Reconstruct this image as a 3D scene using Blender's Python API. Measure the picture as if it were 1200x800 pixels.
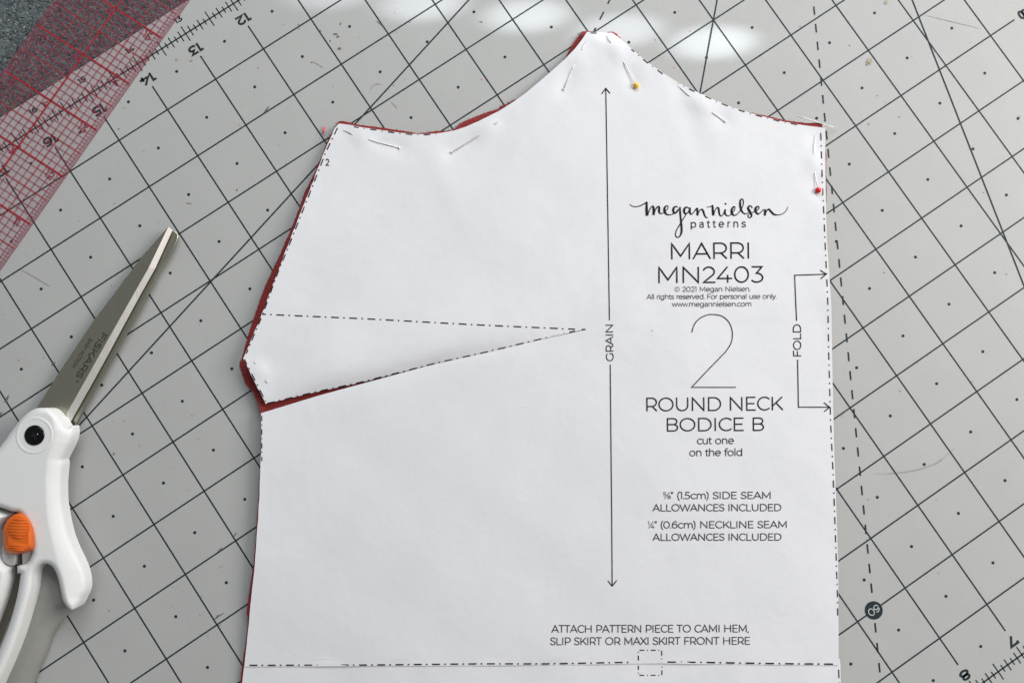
import bpy, bmesh, math, random
import numpy as np
from mathutils import Vector, Matrix
from mathutils.geometry import delaunay_2d_cdt
random.seed(7)
scene = bpy.context.scene
for o in list(bpy.data.objects): bpy.data.objects.remove(o)
INCH = 0.0254
# ------------------------------------------------------------------ camera (measured from the one inch squares of the mat)
RX = Vector((-0.83093875, 0.55629123, 0.00899224)); RD = Vector((0.55430533, 0.82914517, -0.07255267)); RF = Vector((-0.04781628, -0.05530237, -0.99732404))
CG = Vector((11.835322, 8.500903, 12.765642)); FPX = 864.7575
EX = Vector((RX.x, RX.y, 0)).normalized(); EY = Vector((-EX.y, EX.x, 0))
def to_world(v): return Vector((v.dot(EX), v.dot(EY), v.z))
cam_d = bpy.data.cameras.new('camera'); cam = bpy.data.objects.new('camera', cam_d); scene.collection.objects.link(cam)
r, u, b = to_world(RX), -to_world(RD), -to_world(RF)
cam.matrix_world = Matrix(((r.x, u.x, b.x, 0), (r.y, u.y, b.y, 0), (r.z, u.z, b.z, CG.z * INCH), (0, 0, 0, 1)))
cam_d.sensor_fit = 'HORIZONTAL'; cam_d.sensor_width = 36; cam_d.lens = FPX / 1200 * 36; cam_d.clip_start = 0.01; cam_d.clip_end = 20
scene.camera = cam
# ------------------------------------------------------------------ world and lamps
w = bpy.data.worlds.new('World'); scene.world = w; w.use_nodes = True
w.node_tree.nodes['Background'].inputs[0].default_value = (0.92, 0.97, 1.0, 1); w.node_tree.nodes['Background'].inputs[1].default_value = 0.255
def area(name, loc, target, sx, sy, power, col):
    d = bpy.data.lights.new(name, 'AREA'); d.shape = 'RECTANGLE'; d.size = sx; d.size_y = sy; d.energy = power; d.color = col
    o = bpy.data.objects.new(name, d); scene.collection.objects.link(o); o.location = loc
    o.rotation_euler = (Vector(target) - Vector(loc)).to_track_quat('-Z', 'Y').to_euler(); return o
area('room_lamp', (0.95, 0.30, 0.62), (0.02, 0.02, 0), 0.55, 0.55, 12.6, (1.0, 0.965, 0.92))
area('window_light', (0.22, 1.0, 0.75), (0.0, 0.0, 0), 0.9, 0.5, 12.0, (0.90, 0.95, 1.0))
scene.view_settings.view_transform = 'Standard'; scene.view_settings.look = 'None'; scene.view_settings.exposure = 0; scene.view_settings.gamma = 1
scene.view_settings.use_curve_mapping = False
# ------------------------------------------------------------------ frames: grid inches -> metres; picture point at a height -> metres
def grid(X, Y, z=0.0):
    v = Vector((X - CG.x, Y - CG.y, 0)) * INCH
    return Vector((v.dot(EX), v.dot(EY), z))
CAMP = Vector((0, 0, CG.z * INCH)); WR, WD, WF = to_world(RX), to_world(RD), to_world(RF)
def at(px, py, z=0.0):
    d = WR * ((px - 600) / FPX) + WD * ((py - 400) / FPX) + WF
    return CAMP + d * ((z - CAMP.z) / d.z)
MM = 0.001
def shine(i, px, py, e):                                     # a ray of daylight through a gap in the window blind
    d = bpy.data.lights.new('sunray_lamp', 'SPOT'); d.energy = e; d.spot_size = math.radians(1.28); d.spot_blend = 1.0; d.shadow_soft_size = 0.002; d.color = (0.84, 0.91, 1.0)
    o = bpy.data.objects.new('sunray_lamp', d); scene.collection.objects.link(o); t = at(px, py, 0)
    o.location = t + Vector((0.84, 0.06, 0.36)); o.rotation_euler = (t - o.location).to_track_quat('-Z', 'Y').to_euler()
for i, (px, py, e) in enumerate([(388, -8, 46), (496, 6, 74), (617, 19, 82), (727, 36, 72), (836, 50, 98)]): shine(i, px, py, e)
# ------------------------------------------------------------------ materials
MATS = {}
def material(name, col, rough=0.5, metal=0.0, spec=0.5, var=None, bump=None, sheen=0):
    m = bpy.data.materials.new(name); m.use_nodes = True; nt = m.node_tree; bs = nt.nodes['Principled BSDF']
    bs.inputs['Base Color'].default_value = (*col, 1); bs.inputs['Roughness'].default_value = rough; bs.inputs['Metallic'].default_value = metal
    bs.inputs['Specular IOR Level'].default_value = spec
    if sheen: bs.inputs['Sheen Weight'].default_value = sheen; bs.inputs['Sheen Roughness'].default_value = 0.5
    tc = nt.nodes.new('ShaderNodeTexCoord')
    if var:                                                   # (scale, amount, second colour)
        n = nt.nodes.new('ShaderNodeTexNoise'); n.inputs['Scale'].default_value = var[0]; n.inputs['Detail'].default_value = 6; n.inputs['Roughness'].default_value = 0.65
        nt.links.new(tc.outputs['Object'], n.inputs['Vector'])
        rp = nt.nodes.new('ShaderNodeValToRGB'); rp.color_ramp.elements[0].position = 0.5 - var[1]; rp.color_ramp.elements[1].position = 0.5 + var[1]
        rp.color_ramp.elements[0].color = (*var[2], 1); rp.color_ramp.elements[1].color = (*col, 1)
        nt.links.new(n.outputs['Fac'], rp.inputs[0]); nt.links.new(rp.outputs[0], bs.inputs['Base Color'])
    if bump:                                                  # (scale, distance in m, strength)
        n = nt.nodes.new('ShaderNodeTexNoise'); n.inputs['Scale'].default_value = bump[0]; n.inputs['Detail'].default_value = 4
        nt.links.new(tc.outputs['Object'], n.inputs['Vector'])
        b = nt.nodes.new('ShaderNodeBump'); b.inputs['Distance'].default_value = bump[1]; b.inputs['Strength'].default_value = bump[2]
        nt.links.new(n.outputs['Fac'], b.inputs['Height']); nt.links.new(b.outputs[0], bs.inputs['Normal'])
    MATS[name] = m; return m
material('mat_vinyl', (0.408, 0.407, 0.393), 0.55, spec=0.25, var=(35, 0.22, (0.384, 0.384, 0.372)), bump=(2600, 0.00008, 0.6))
material('mat_ink', (0.016, 0.026, 0.032), 0.6, spec=0.2)
material('mat_light_ink', (0.5, 0.52, 0.52), 0.6, spec=0.2)
material('paper', (0.678, 0.673, 0.687), 0.95, spec=0.1, var=(160, 0.28, (0.652, 0.648, 0.662)), bump=(42, 0.0011, 0.55))
material('ink', (0.026, 0.015, 0.019), 0.9, spec=0.05)
material('ink_grey', (0.045, 0.034, 0.04), 0.9, spec=0.05)
material('white_plastic', (0.69, 0.69, 0.675), 0.52, spec=0.25, var=(60, 0.3, (0.67, 0.67, 0.655)), bump=(1800, 0.00004, 0.4))
material('grey_grip', (0.29, 0.285, 0.262), 0.6, spec=0.3, var=(90, 0.3, (0.23, 0.225, 0.205)), bump=(1500, 0.00005, 0.4))
material('orange_plastic', (0.66, 0.118, 0.006), 0.40, spec=0.5)
material('clear_slot', (0.55, 0.54, 0.53), 0.25, spec=0.6, var=(300, 0.2, (0.42, 0.40, 0.39)))
material('black_screw', (0.003, 0.003, 0.004), 0.2, spec=0.22)
material('screw_glint', (0.10, 0.10, 0.11), 0.25, 1.0)  # paler metal for the cross bars, stands in for glints in the black recess
material('seam_shade', (0.16, 0.14, 0.11), 0.8)
material('pin_steel', (0.74, 0.72, 0.69), 0.55, 1.0)
material('etched_mark', (0.035, 0.034, 0.026), 0.7, 0.1)
material('yellow_bead', (0.85, 0.50, 0.05), 0.25)
material('red_bead', (0.70, 0.012, 0.02), 0.2)
material('white_bead', (0.8, 0.78, 0.76), 0.3)
material('red_thread', (0.80, 0.06, 0.06), 0.8, sheen=0.3)
material('grey_hair', (0.16, 0.15, 0.14), 0.6)
material('ruler_ink', (0.28, 0.006, 0.042), 0.5, spec=0.3)
material('ruler_ink_heavy', (0.36, 0.002, 0.010), 0.5, spec=0.3)
material('stain_tan', (0.33, 0.29, 0.20), 0.7)
material('stain_brown', (0.16, 0.10, 0.06), 0.7)
material('stain_pink', (0.72, 0.22, 0.22), 0.7)
material('stain_graphite', (0.10, 0.105, 0.11), 0.6)
material('scuff', (0.36, 0.36, 0.35), 0.6)
material('felt', (0.20, 0.225, 0.225), 1.0, spec=0.05, var=(420, 0.14, (0.045, 0.058, 0.062)), bump=(700, 0.0012, 1.0))
for i, c in enumerate([(0.25, 0.28, 0.285), (0.085, 0.105, 0.118), (0.165, 0.185, 0.18), (0.20, 0.182, 0.172)]): material('felt_fibre_%d' % i, c, 0.95, spec=0.1)
def steel(name, col, rough, stripes):
    m = material(name, col, rough, 1.0); nt = m.node_tree; bs = nt.nodes['Principled BSDF']
    tc = nt.nodes.new('ShaderNodeTexCoord'); mp = nt.nodes.new('ShaderNodeMapping'); mp.inputs['Rotation'].default_value = (0, 0, math.radians(stripes)); mp.inputs['Scale'].default_value = (3500, 120, 1)
    n = nt.nodes.new('ShaderNodeTexNoise'); n.inputs['Scale'].default_value = 1; n.inputs['Detail'].default_value = 3
    nt.links.new(tc.outputs['Object'], mp.inputs[0]); nt.links.new(mp.outputs[0], n.inputs['Vector'])
    rp = nt.nodes.new('ShaderNodeMapRange'); rp.inputs[3].default_value = rough - 0.10; rp.inputs[4].default_value = rough + 0.12
    nt.links.new(n.outputs['Fac'], rp.inputs[0]); nt.links.new(rp.outputs[0], bs.inputs['Roughness'])
    return m
steel('blade_steel', (0.41, 0.395, 0.315), 0.38, -30)
steel('blade_bevel', (0.80, 0.76, 0.72), 0.5, 60)
# woven red cloth
m = material('red_cloth', (0.35, 0.038, 0.035), 0.95, spec=0.1, var=(160, 0.3, (0.27, 0.028, 0.028)), sheen=0.25); nt = m.node_tree
tc = nt.nodes.new('ShaderNodeTexCoord'); hs = []
for d in ('X', 'Y'):
    wv = nt.nodes.new('ShaderNodeTexWave'); wv.bands_direction = d; wv.inputs['Scale'].default_value = 520; wv.inputs['Distortion'].default_value = 1.5; wv.inputs['Detail'].default_value = 2
    nt.links.new(tc.outputs['Object'], wv.inputs['Vector']); hs.append(wv)
mx = nt.nodes.new('ShaderNodeMath'); mx.operation = 'ADD'; nt.links.new(hs[0].outputs['Fac'], mx.inputs[0]); nt.links.new(hs[1].outputs['Fac'], mx.inputs[1])
b = nt.nodes.new('ShaderNodeBump'); b.inputs['Distance'].default_value = 0.00025; b.inputs['Strength'].default_value = 0.8
nt.links.new(mx.outputs[0], b.inputs['Height']); nt.links.new(b.outputs[0], nt.nodes['Principled BSDF'].inputs['Normal'])
# clear tinted acrylic of the ruler: thin sheet, see-through with a faint red cast and a surface sheen
m = bpy.data.materials.new('ruler_acrylic'); m.use_nodes = True; nt = m.node_tree; nt.nodes.clear(); MATS['ruler_acrylic'] = m
out = nt.nodes.new('ShaderNodeOutputMaterial'); tr = nt.nodes.new('ShaderNodeBsdfTransparent'); tr.inputs[0].default_value = (0.98, 0.95, 0.958, 1)
df = nt.nodes.new('ShaderNodeBsdfDiffuse'); df.inputs[0].default_value = (0.55, 0.34, 0.38, 1)
gl = nt.nodes.new('ShaderNodeBsdfGlossy'); gl.inputs['Roughness'].default_value = 0.12
m1 = nt.nodes.new('ShaderNodeMixShader'); m1.inputs[0].default_value = 0.02; m2 = nt.nodes.new('ShaderNodeMixShader')
nt.links.new(tr.outputs[0], m1.inputs[1]); nt.links.new(df.outputs[0], m1.inputs[2]); m2.inputs[0].default_value = 0.018
nt.links.new(m1.outputs[0], m2.inputs[1]); nt.links.new(gl.outputs[0], m2.inputs[2]); nt.links.new(m2.outputs[0], out.inputs[0])
# ------------------------------------------------------------------ object helpers
def link(name, me, mat, parent=None, smooth=False):
    o = bpy.data.objects.new(name, me); scene.collection.objects.link(o)
    if mat and not me.materials: me.materials.append(MATS[mat])
    if smooth:
        for p in me.polygons: p.use_smooth = True
    if parent is not None: o.parent = parent
    return o
def pymesh(name, vs, fs, mat, parent=None, smooth=False):
    me = bpy.data.meshes.new(name); me.from_pydata([tuple(v) for v in vs], [], fs); me.update()
    return link(name, me, mat, parent, smooth)
def tag(o, label, cat, group=None, kind=None):
    if label: o['label'] = label
    if cat: o['category'] = cat
    if group: o['group'] = group
    if kind: o['kind'] = kind
    return o
def thing(name, label, cat, loc=(0, 0, 0), group=None):
    o = bpy.data.objects.new(name, None); scene.collection.objects.link(o); o.empty_display_size = 0.01
    tag(o, label, cat, group); return o
class Print:                                                  # flat ink: strokes as thin ribbons laid on a surface by a map (x, y) -> point
    def __init__(self, mp, step=1e9): self.v = []; self.f = []; self.mp = mp; self.step = step
    def stroke(self, pts, wd, cap=0.0):
        P = []
        for p in pts:
            q = (p[0], p[1], p[2] if len(p) > 2 else wd)
            if not P or math.hypot(q[0] - P[-1][0], q[1] - P[-1][1]) > 1e-6: P.append(q)
        if len(P) < 2: return
        closed = math.hypot(P[0][0] - P[-1][0], P[0][1] - P[-1][1]) < 1e-4 and len(P) > 3
        Q = []
        for a, c in zip(P, P[1:]):
            L = math.hypot(c[0] - a[0], c[1] - a[1]); n = max(1, int(math.ceil(L / self.step)))
            for i in range(n): t = i / n; Q.append(tuple(a[k] + (c[k] - a[k]) * t for k in range(3)))
        Q.append(P[-1]); n = len(Q); base = len(self.v)
        for i, q in enumerate(Q):
            a = Q[i - 1] if i > 0 else (Q[-2] if closed else None); c = Q[i + 1] if i < n - 1 else (Q[1] if closed else None)
            d0 = Vector((q[0] - a[0], q[1] - a[1])).normalized() if a else None; d1 = Vector((c[0] - q[0], c[1] - q[1])).normalized() if c else None
            if d0 is None: d0 = d1
            if d1 is None: d1 = d0
            n0 = Vector((-d0.y, d0.x)); n1 = Vector((-d1.y, d1.x)); nn = n0 + n1
            if nn.length < 0.2: nn = n0
            else: nn.normalize()
            h = q[2] / 2 / max(0.45, nn.dot(n0)); e = Vector((q[0], q[1]))
            if cap and not closed:
                if i == 0: e -= d0 * cap
                if i == n - 1: e += d1 * cap
            self.v.append(self.mp(e.x + nn.x * h, e.y + nn.y * h)); self.v.append(self.mp(e.x - nn.x * h, e.y - nn.y * h))
        for i in range(n - 1): k = base + 2 * i; self.f.append((k, k + 1, k + 3, k + 2))
    def blob(self, x, y, rx, ry=None, n=12, wob=0.0, rot=0.0):
        ry = ry or rx; base = len(self.v); c, s = math.cos(rot), math.sin(rot)
        for i in range(n):
            a = 2 * math.pi * i / n; k = 1 + random.uniform(-wob, wob); px, py = rx * k * math.cos(a), ry * k * math.sin(a)
            self.v.append(self.mp(x + px * c - py * s, y + px * s + py * c))
        self.f.append(tuple(range(base, base + n)))
    def build(self, name, mat, parent):
        fs = []
        for f in self.f:                                      # all faces up
            a, c, d = self.v[f[0]], self.v[f[1]], self.v[f[2]]
            fs.append(f if (c - a).cross(d - a).z > 0 else tuple(reversed(f)))
        return pymesh(name, self.v, fs, mat, parent)
def dashes(pr, path, pattern, wd, phase=0.0):                 # pattern: on, off, on, off ... along a polyline
    segs = []; tot = 0
    for a, c in zip(path, path[1:]): L = math.hypot(c[0] - a[0], c[1] - a[1]); segs.append((tot, L, a, c)); tot += L
    def point(s):
        for t, L, a, c in segs:
            if s <= t + L + 1e-9: k = (s - t) / L; return (a[0] + (c[0] - a[0]) * k, a[1] + (c[1] - a[1]) * k)
        return segs[-1][3]
    s = -phase; i = 0
    while s < tot:
        e = s + pattern[i % len(pattern)]
        if i % 2 == 0 and e > 0: pr.stroke([point(max(0, s)), point(min(tot, (max(0, s) + min(e, tot)) / 2)), point(min(e, tot))], wd)
        s = e; i += 1
# ------------------------------------------------------------------ a light geometric sans drawn as pen strokes (cap height 1)
def arc(cx, cy, rx, ry, a0, a1, n=14): return [(cx + rx * math.cos(math.radians(a0 + (a1 - a0) * i / n)), cy + ry * math.sin(math.radians(a0 + (a1 - a0) * i / n))) for i in range(n + 1)]
def smooth(pts, k=5):
    P = [pts[0]] + list(pts) + [pts[-1]]; out = []
    for i in range(1, len(P) - 2):
        for j in range(k):
            t = j / k; q = []
            for c in range(len(pts[0])):
                a, b_, d, e = P[i - 1][c], P[i][c], P[i + 1][c], P[i + 2][c]
                q.append(0.5 * (2 * b_ + (d - a) * t + (2 * a - 5 * b_ + 4 * d - e) * t * t + (3 * b_ - a - 3 * d + e) * t ** 3))
            out.append(tuple(q))
    out.append(tuple(pts[-1])); return out
Sb = [(.64, .85), (.52, .96), (.35, 1.0), (.13, .92), (.05, .74), (.14, .60), (.36, .51), (.57, .42), (.66, .26), (.58, .08), (.34, 0), (.13, .05), (.0, .17)]
X_ = 0.735
def low(pts, sx=0.62, sy=X_): return [(x * sx / .68, y * sy) for x, y in pts]
six = [smooth([(.62, .92), (.42, 1.0), (.18, .88), (.04, .62), (.02, .36)]), arc(.34, .315, .32, .315, 0, 360, 18)]
G = {  # char: (width, left bearing, right bearing, strokes)
 'A': (.96, .03, .03, [[(0, 0), (.48, 1), (.96, 0)], [(.16, .31), (.80, .31)]]),
 'B': (.72, .14, .07, [[(0, 0), (0, 1), (.40, 1)] + arc(.40, .76, .27, .24, 90, -90) + [(0, .52)], [(.40, .52)] + arc(.42, .26, .30, .26, 90, -90) + [(0, 0)]]),
 'C': (.83, .08, .05, [arc(.50, .5, .50, .5, 47, 313, 22)]),
 'D': (.88, .14, .08, [[(0, 0), (0, 1), (.38, 1)] + arc(.38, .5, .5, .5, 90, -90, 18) + [(0, 0)]]),
 'E': (.64, .14, .06, [[(.62, 1), (0, 1), (0, 0), (.64, 0)], [(0, .51), (.55, .51)]]),
 'F': (.62, .14, .04, [[(.62, 1), (0, 1), (0, 0)], [(0, .48), (.55, .48)]]),
 'G': (.88, .08, .10, [arc(.50, .5, .50, .5, 47, 318, 22) + [(.875, .18), (.875, .5)]]),
 'H': (.84, .14, .14, [[(0, 0), (0, 1)], [(.84, 0), (.84, 1)], [(0, .51), (.84, .51)]]),
 'I': (.0, .15, .15, [[(0, 0), (0, 1)]]),
 'K': (.76, .14, .02, [[(0, 0), (0, 1)], [(.72, 1), (.01, .30)], [(.27, .56), (.76, 0)]]),
 'L': (.60, .14, .03, [[(0, 1), (0, 0), (.60, 0)]]),
 'M': (1.0, .14, .14, [[(0, 0), (0, 1), (.5, .18), (1, 1), (1, 0)]]),
 'N': (.84, .14, .14, [[(0, 0), (0, 1), (.84, 0), (.84, 1)]]),
 'O': (1.04, .08, .08, [arc(.52, .5, .52, .5, 0, 360, 26)]),
 'P': (.70, .14, .05, [[(0, 0), (0, 1), (.36, 1)] + arc(.36, .675, .34, .325, 90, -90) + [(0, .35)]]),
 'R': (.71, .14, .06, [[(0, 0), (0, 1), (.36, 1)] + arc(.36, .675, .34, .325, 90, -90) + [(0, .35)], [(.40, .35), (.71, 0)]]),
 'S': (.66, .06, .06, [smooth(Sb)]),
 'T': (.78, .02, .02, [[(0, 1), (.78, 1)], [(.39, 1), (.39, 0)]]),
 'U': (.82, .13, .13, [[(0, 1), (0, .41)] + arc(.41, .41, .41, .41, 180, 360) + [(.82, 1)]]),
 'V': (.94, .02, .02, [[(0, 1), (.47, 0), (.94, 1)]]),
 'W': (1.46, .02, .02, [[(0, 1), (.38, 0), (.73, .98), (1.08, 0), (1.46, 1)]]),
 'X': (.82, .03, .03, [[(0, 1), (.82, 0)], [(.82, 1), (0, 0)]]),
 'Y': (.84, .01, .01, [[(0, 1), (.42, .36), (.84, 1)], [(.42, .36), (.42, 0)]]),
 '0': (.76, .08, .08, [arc(.38, .5, .38, .5, 0, 360, 24)]),
 '1': (.24, .03, .14, [[(0, 1), (.24, 1), (.24, 0)]]),
 '2': (.68, .06, .06, [arc(.33, .69, .31, .31, 158, -38, 14) + [(.04, 0), (.68, 0)]]),
 '3': (.64, .05, .07, [[(.05, 1), (.60, 1), (.29, .58)] + arc(.30, .29, .34, .29, 90, -142, 16)]),
 '4': (.80, .05, .05, [[(.55, 1), (0, .25), (.80, .25)], [(.57, .46), (.57, 0)]]),
 '5': (.62, .06, .07, [[(.58, 1), (.12, 1), (.07, .57), (.28, .57)] + arc(.28, .285, .34, .285, 90, -140, 16)]),
 '6': (.67, .07, .06, six), '7': (.68, .04, .04, [[(0, .84), (0, 1), (.68, 1), (.24, 0)]]),
 '8': (.68, .07, .07, [arc(.34, .76, .28, .24, -90, 270, 18), arc(.34, .265, .34, .265, 90, 450, 18)]),
 '9': (.67, .07, .06, [[(.67 - x, 1 - y) for x, y in s] for s in six]),
 'a': (.52, .07, .12, [smooth([(.04, .63), (.15, .71), (.29, .735), (.46, .68), (.52, .50)]) + [(.52, 0)], smooth([(.52, .42), (.27, .42), (.08, .37), (.0, .21), (.08, .05), (.25, 0), (.43, .06), (.52, .2)])]),
 'c': (.60, .07, .04, [arc(.365, .3675, .365, .3675, 48, 312, 18)]),
 'd': (.70, .07, .12, [arc(.36, .3675, .35, .3675, 0, 360, 18), [(.71, 1.06), (.71, 0)]]),
 'e': (.70, .07, .06, [[(0, .38), (.70, .38)] + arc(.355, .3675, .355, .3675, 2, 312, 20)]),
 'f': (.40, .03, .0, [smooth([(.44, 1.02), (.33, 1.07), (.20, 1.0), (.16, .86)]) + [(.16, 0)], [(0, .70), (.40, .70)]]),
 'g': (.70, .07, .12, [arc(.35, .38, .35, .355, 0, 360, 18), [(.70, .735), (.70, .05)] + smooth([(.70, .05), (.62, -.18), (.36, -.28), (.14, -.23), (.04, -.16)])]),
 'h': (.60, .12, .11, [[(0, 1.06), (0, 0)], [(0, .38)] + arc(.30, .43, .30, .305, 180, 0, 10) + [(.60, 0)]]),
 'i': (.0, .12, .12, [[(0, .735), (0, 0)], [(0, .95), (0, 1.03)]]),
 'l': (.0, .12, .12, [[(0, 1.06), (0, 0)]]),
 'm': (1.08, .12, .11, [[(0, .735), (0, 0)], [(0, .38)] + arc(.27, .43, .27, .305, 180, 0, 10) + [(.54, 0)], [(.54, .38)] + arc(.81, .43, .27, .305, 180, 0, 10) + [(1.08, 0)]]),
 'n': (.60, .12, .11, [[(0, .735), (0, 0)], [(0, .38)] + arc(.30, .43, .30, .305, 180, 0, 10) + [(.60, 0)]]),
 'o': (.74, .07, .07, [arc(.37, .3675, .37, .3675, 0, 360, 20)]),
 'p': (.70, .12, .07, [arc(.35, .3675, .35, .3675, 0, 360, 18), [(0, .735), (0, -.27)]]),
 'r': (.30, .12, .02, [[(0, .735), (0, 0)], smooth([(0, .42), (.06, .62), (.18, .71), (.32, .735)])]),
 's': (.52, .05, .05, [low(smooth(Sb), .54)]),
 't': (.38, .03, .03, [[(.15, .92), (.15, .2)] + smooth([(.15, .2), (.19, .05), (.29, 0), (.40, .05)]), [(0, .70), (.38, .70)]]),
 'u': (.60, .11, .12, [[(0, .735), (0, .31)] + arc(.30, .305, .30, .305, 180, 360, 10) + [(.60, .735)], [(.60, .3), (.60, 0)]]),
 'v': (.66, .02, .02, [[(0, .735), (.33, 0), (.66, .735)]]),
 'w': (1.04, .02, .02, [[(0, .735), (.27, 0), (.52, .72), (.77, 0), (1.04, .735)]]),
 'y': (.66, .02, .02, [[(0, .735), (.33, 0)], [(.66, .735), (.33, 0)] + smooth([(.33, 0), (.22, -.2), (.10, -.28), (-.02, -.25)])]),
 '.': (.02, .07, .06, [[(0, -.02), (0, .06)]]), ',': (.05, .06, .06, [[(.04, .05), (0, -.13)]]),
 '(': (.20, .10, .03, [smooth([(.2, 1.08), (.05, .8), (0, .4), (.05, .05), (.2, -.24)])]), ')': (.20, .03, .10, [smooth([(0, 1.08), (.15, .8), (.2, .4), (.15, .05), (0, -.24)])]),
 '"': (.20, .03, .06, [[(.04, 1.04), (0, .80)], [(.20, 1.04), (.16, .80)]]), ' ': (.30, .06, .06, []),
}
def mini(ch, s, dx, dy): return [[(x * s + dx, y * s + dy) for x, y in st] for st in G[ch][3]]
G['*'] = (.98, .05, .03, mini('5', .52, 0, .48) + mini('8', .52, .60, 0) + [[(.16, 0), (.80, 1)]])            # five eighths
G['+'] = (.86, .02, .03, mini('1', .52, 0, .48) + mini('4', .52, .44, 0) + [[(.10, 0), (.70, 1)]])            # one quarter
G['@'] = (1.0, .05, .05, [arc(.5, .5, .5, .5, 0, 360, 20), arc(.5, .5, .24, .24, 45, 315, 12)])               # copyright sign
def text(pr, s, p0, p1, cap, wd, upv=None, track=0.0, flip=1):
    """lay s along the baseline p0 -> p1 (ink edge to ink edge); cap height in the same units"""
    x = 0.0; items = []; n = len(s)
    for i, ch in enumerate(s):
        wdt, l, rr, st = G[ch]
        if i > 0: x += l * 1.3
        items.append((x, st, .62 if ch in '*+@' else 1)); x += wdt
        if i < n - 1: x += rr * 1.3 + track
    tot = max(x, 1e-6); L = math.hypot(p1[0] - p0[0], p1[1] - p0[1]); dx, dy = (p1[0] - p0[0]) / L, (p1[1] - p0[1]) / L
    ux, uy = upv if upv else (dy, -dx)
    k = (L - wd) / tot; hcap = cap - wd
    for ox, st, kw in items:
        for path in st:
            pr.stroke([(p0[0] + dx * (wd / 2 + (ox + a) * k) + ux * (wd / 2 + b_ * hcap), p0[1] + dy * (wd / 2 + (ox + a) * k) + uy * (wd / 2 + b_ * hcap)) for a, b_ in path], wd * kw, cap=wd * 0.3)
def text_at(pr, s, c, rv, uv, cap, wd, xs=1.0):               # centred text in another frame (reading vector, up vector)
    x = 0.0
    for i, ch in enumerate(s): wdt, l, rr, st = G[ch]; x += (l if i else 0) + wdt + (rr if i < len(s) - 1 else 0)
    L = x * cap * xs + wd
    p0 = (c[0] - rv[0] * L / 2 - uv[0] * cap / 2, c[1] - rv[1] * L / 2 - uv[1] * cap / 2)
    text(pr, s, p0, (p0[0] + rv[0] * L, p0[1] + rv[1] * L), cap, wd, upv=uv)
# ================================================================== SETTING: wool felt that everything lies on


vs = []; fs = []
pts = [grid(X, Y, -0.0034) for X, Y in ((-3, -8), (28, -8), (28, 21), (-3, 21))]
felt = pymesh('felt_surface', pts, [(0, 1, 2, 3)], 'felt'); tag(felt, None, None, kind='structure')
fv = [[] for _ in range(4)]; ff = [[] for _ in range(4)]      # short wool fibres lying in the felt where it shows
for i in range(15000):
    X = random.uniform(12.2, 17.4); Y = random.uniform(-3.3, -0.42); z = -0.0034 + random.uniform(0, 0.0007)
    a = random.uniform(0, 2 * math.pi); L = random.uniform(0.03, 0.10); cv = random.uniform(-1.2, 1.2); wd = random.uniform(0.004, 0.010); k = random.choices(range(4), (3, 4, 4, 2))[0]
    base = len(fv[k]); x, y = X, Y
    for j in range(4):
        nx, ny = -math.sin(a), math.cos(a); zz = z + 0.0004 * math.sin(j / 3 * math.pi)
        fv[k] += [grid(x + nx * wd / 2, y + ny * wd / 2, zz), grid(x - nx * wd / 2, y - ny * wd / 2, zz + 0.00008)]
        x += math.cos(a) * L / 3; y += math.sin(a) * L / 3; a += cv / 3
    ff[k] += [(base + 2 * j, base + 2 * j + 1, base + 2 * j + 3, base + 2 * j + 2) for j in range(3)]
for k in range(4): tag(pymesh('wool_fibres', fv[k], ff[k], 'felt_fibre_%d' % k, felt), None, None, kind='stuff')
# ================================================================== CUTTING MAT
cm = thing('cutting_mat', 'grey cutting mat printed with a black inch grid under the white pattern', 'cutting mat', grid(11.5, 8.5, 0)); cm.location = (0, 0, 0)
bm = bmesh.new(); rc = 0.35; ring = []
for cx, cy, a0 in ((23.5 - rc, 17.5 - rc, 0), (-.5 + rc, 17.5 - rc, 90), (-.5 + rc, -.5 + rc, 180), (23.5 - rc, -.5 + rc, 270)):
    for x, y in arc(cx, cy, rc, rc, a0, a0 + 90, 8): ring.append(bm.verts.new(grid(x, y, 0)))
f = bm.faces.new(ring); f.normal_update()
if f.normal.z < 0: f.normal_flip()
ex = bmesh.ops.extrude_face_region(bm, geom=[f]); bmesh.ops.translate(bm, vec=(0, 0, -0.003), verts=[v for v in ex['geom'] if isinstance(v, bmesh.types.BMVert)])
bmesh.ops.recalc_face_normals(bm, faces=bm.faces)
me = bpy.data.meshes.new('sheet'); bm.to_mesh(me); bm.free(); link('sheet', me, 'mat_vinyl', cm)
Z1 = 0.00006
pr = Print(lambda x, y: grid(x, y, Z1)); LW = 0.0255
for X in range(1, 23): pr = Print(lambda x, y: grid(x, y, Z1)); pr.stroke([(X, 0.49), (X, 16.53)], LW); pr.build('grid_line', 'mat_ink', cm)
for Y in range(1, 17): pr = Print(lambda x, y: grid(x, y, Z1 + .00001)); pr.stroke([(0.46, Y), (22.54, Y)], LW); pr.build('grid_line', 'mat_ink', cm)
pr = Print(lambda x, y: grid(x, y, Z1 + 0.00003))
for X in range(23):
    for Y in range(17): pr.blob(X + .5, Y + .5, 0.0265, n=14)
tag(pr.build('half_inch_dots', 'mat_ink', cm), None, None, kind='stuff')
pr = Print(lambda x, y: grid(x, y, Z1 + 0.00002))
pr.stroke([(0, 0), (23, 0), (23, 17), (0, 17), (0, 0)], LW)
for Yb in (0, 17):
    for i in range(231):
        h = 0.155 if i % 5 == 0 else (0.105 if i % 2 else 0.065)
        pr.stroke([(i / 10, Yb - h), (i / 10, Yb + h)], 0.019)
for Xb in (0, 23):
    for i in range(171):
        h = 0.155 if i % 5 == 0 else (0.105 if i % 2 else 0.065)
        pr.stroke([(Xb - h, i / 10), (Xb + h, i / 10)], 0.024)
tag(pr.build('edge_scale', 'mat_ink', cm), None, None, kind='stuff')
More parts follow.
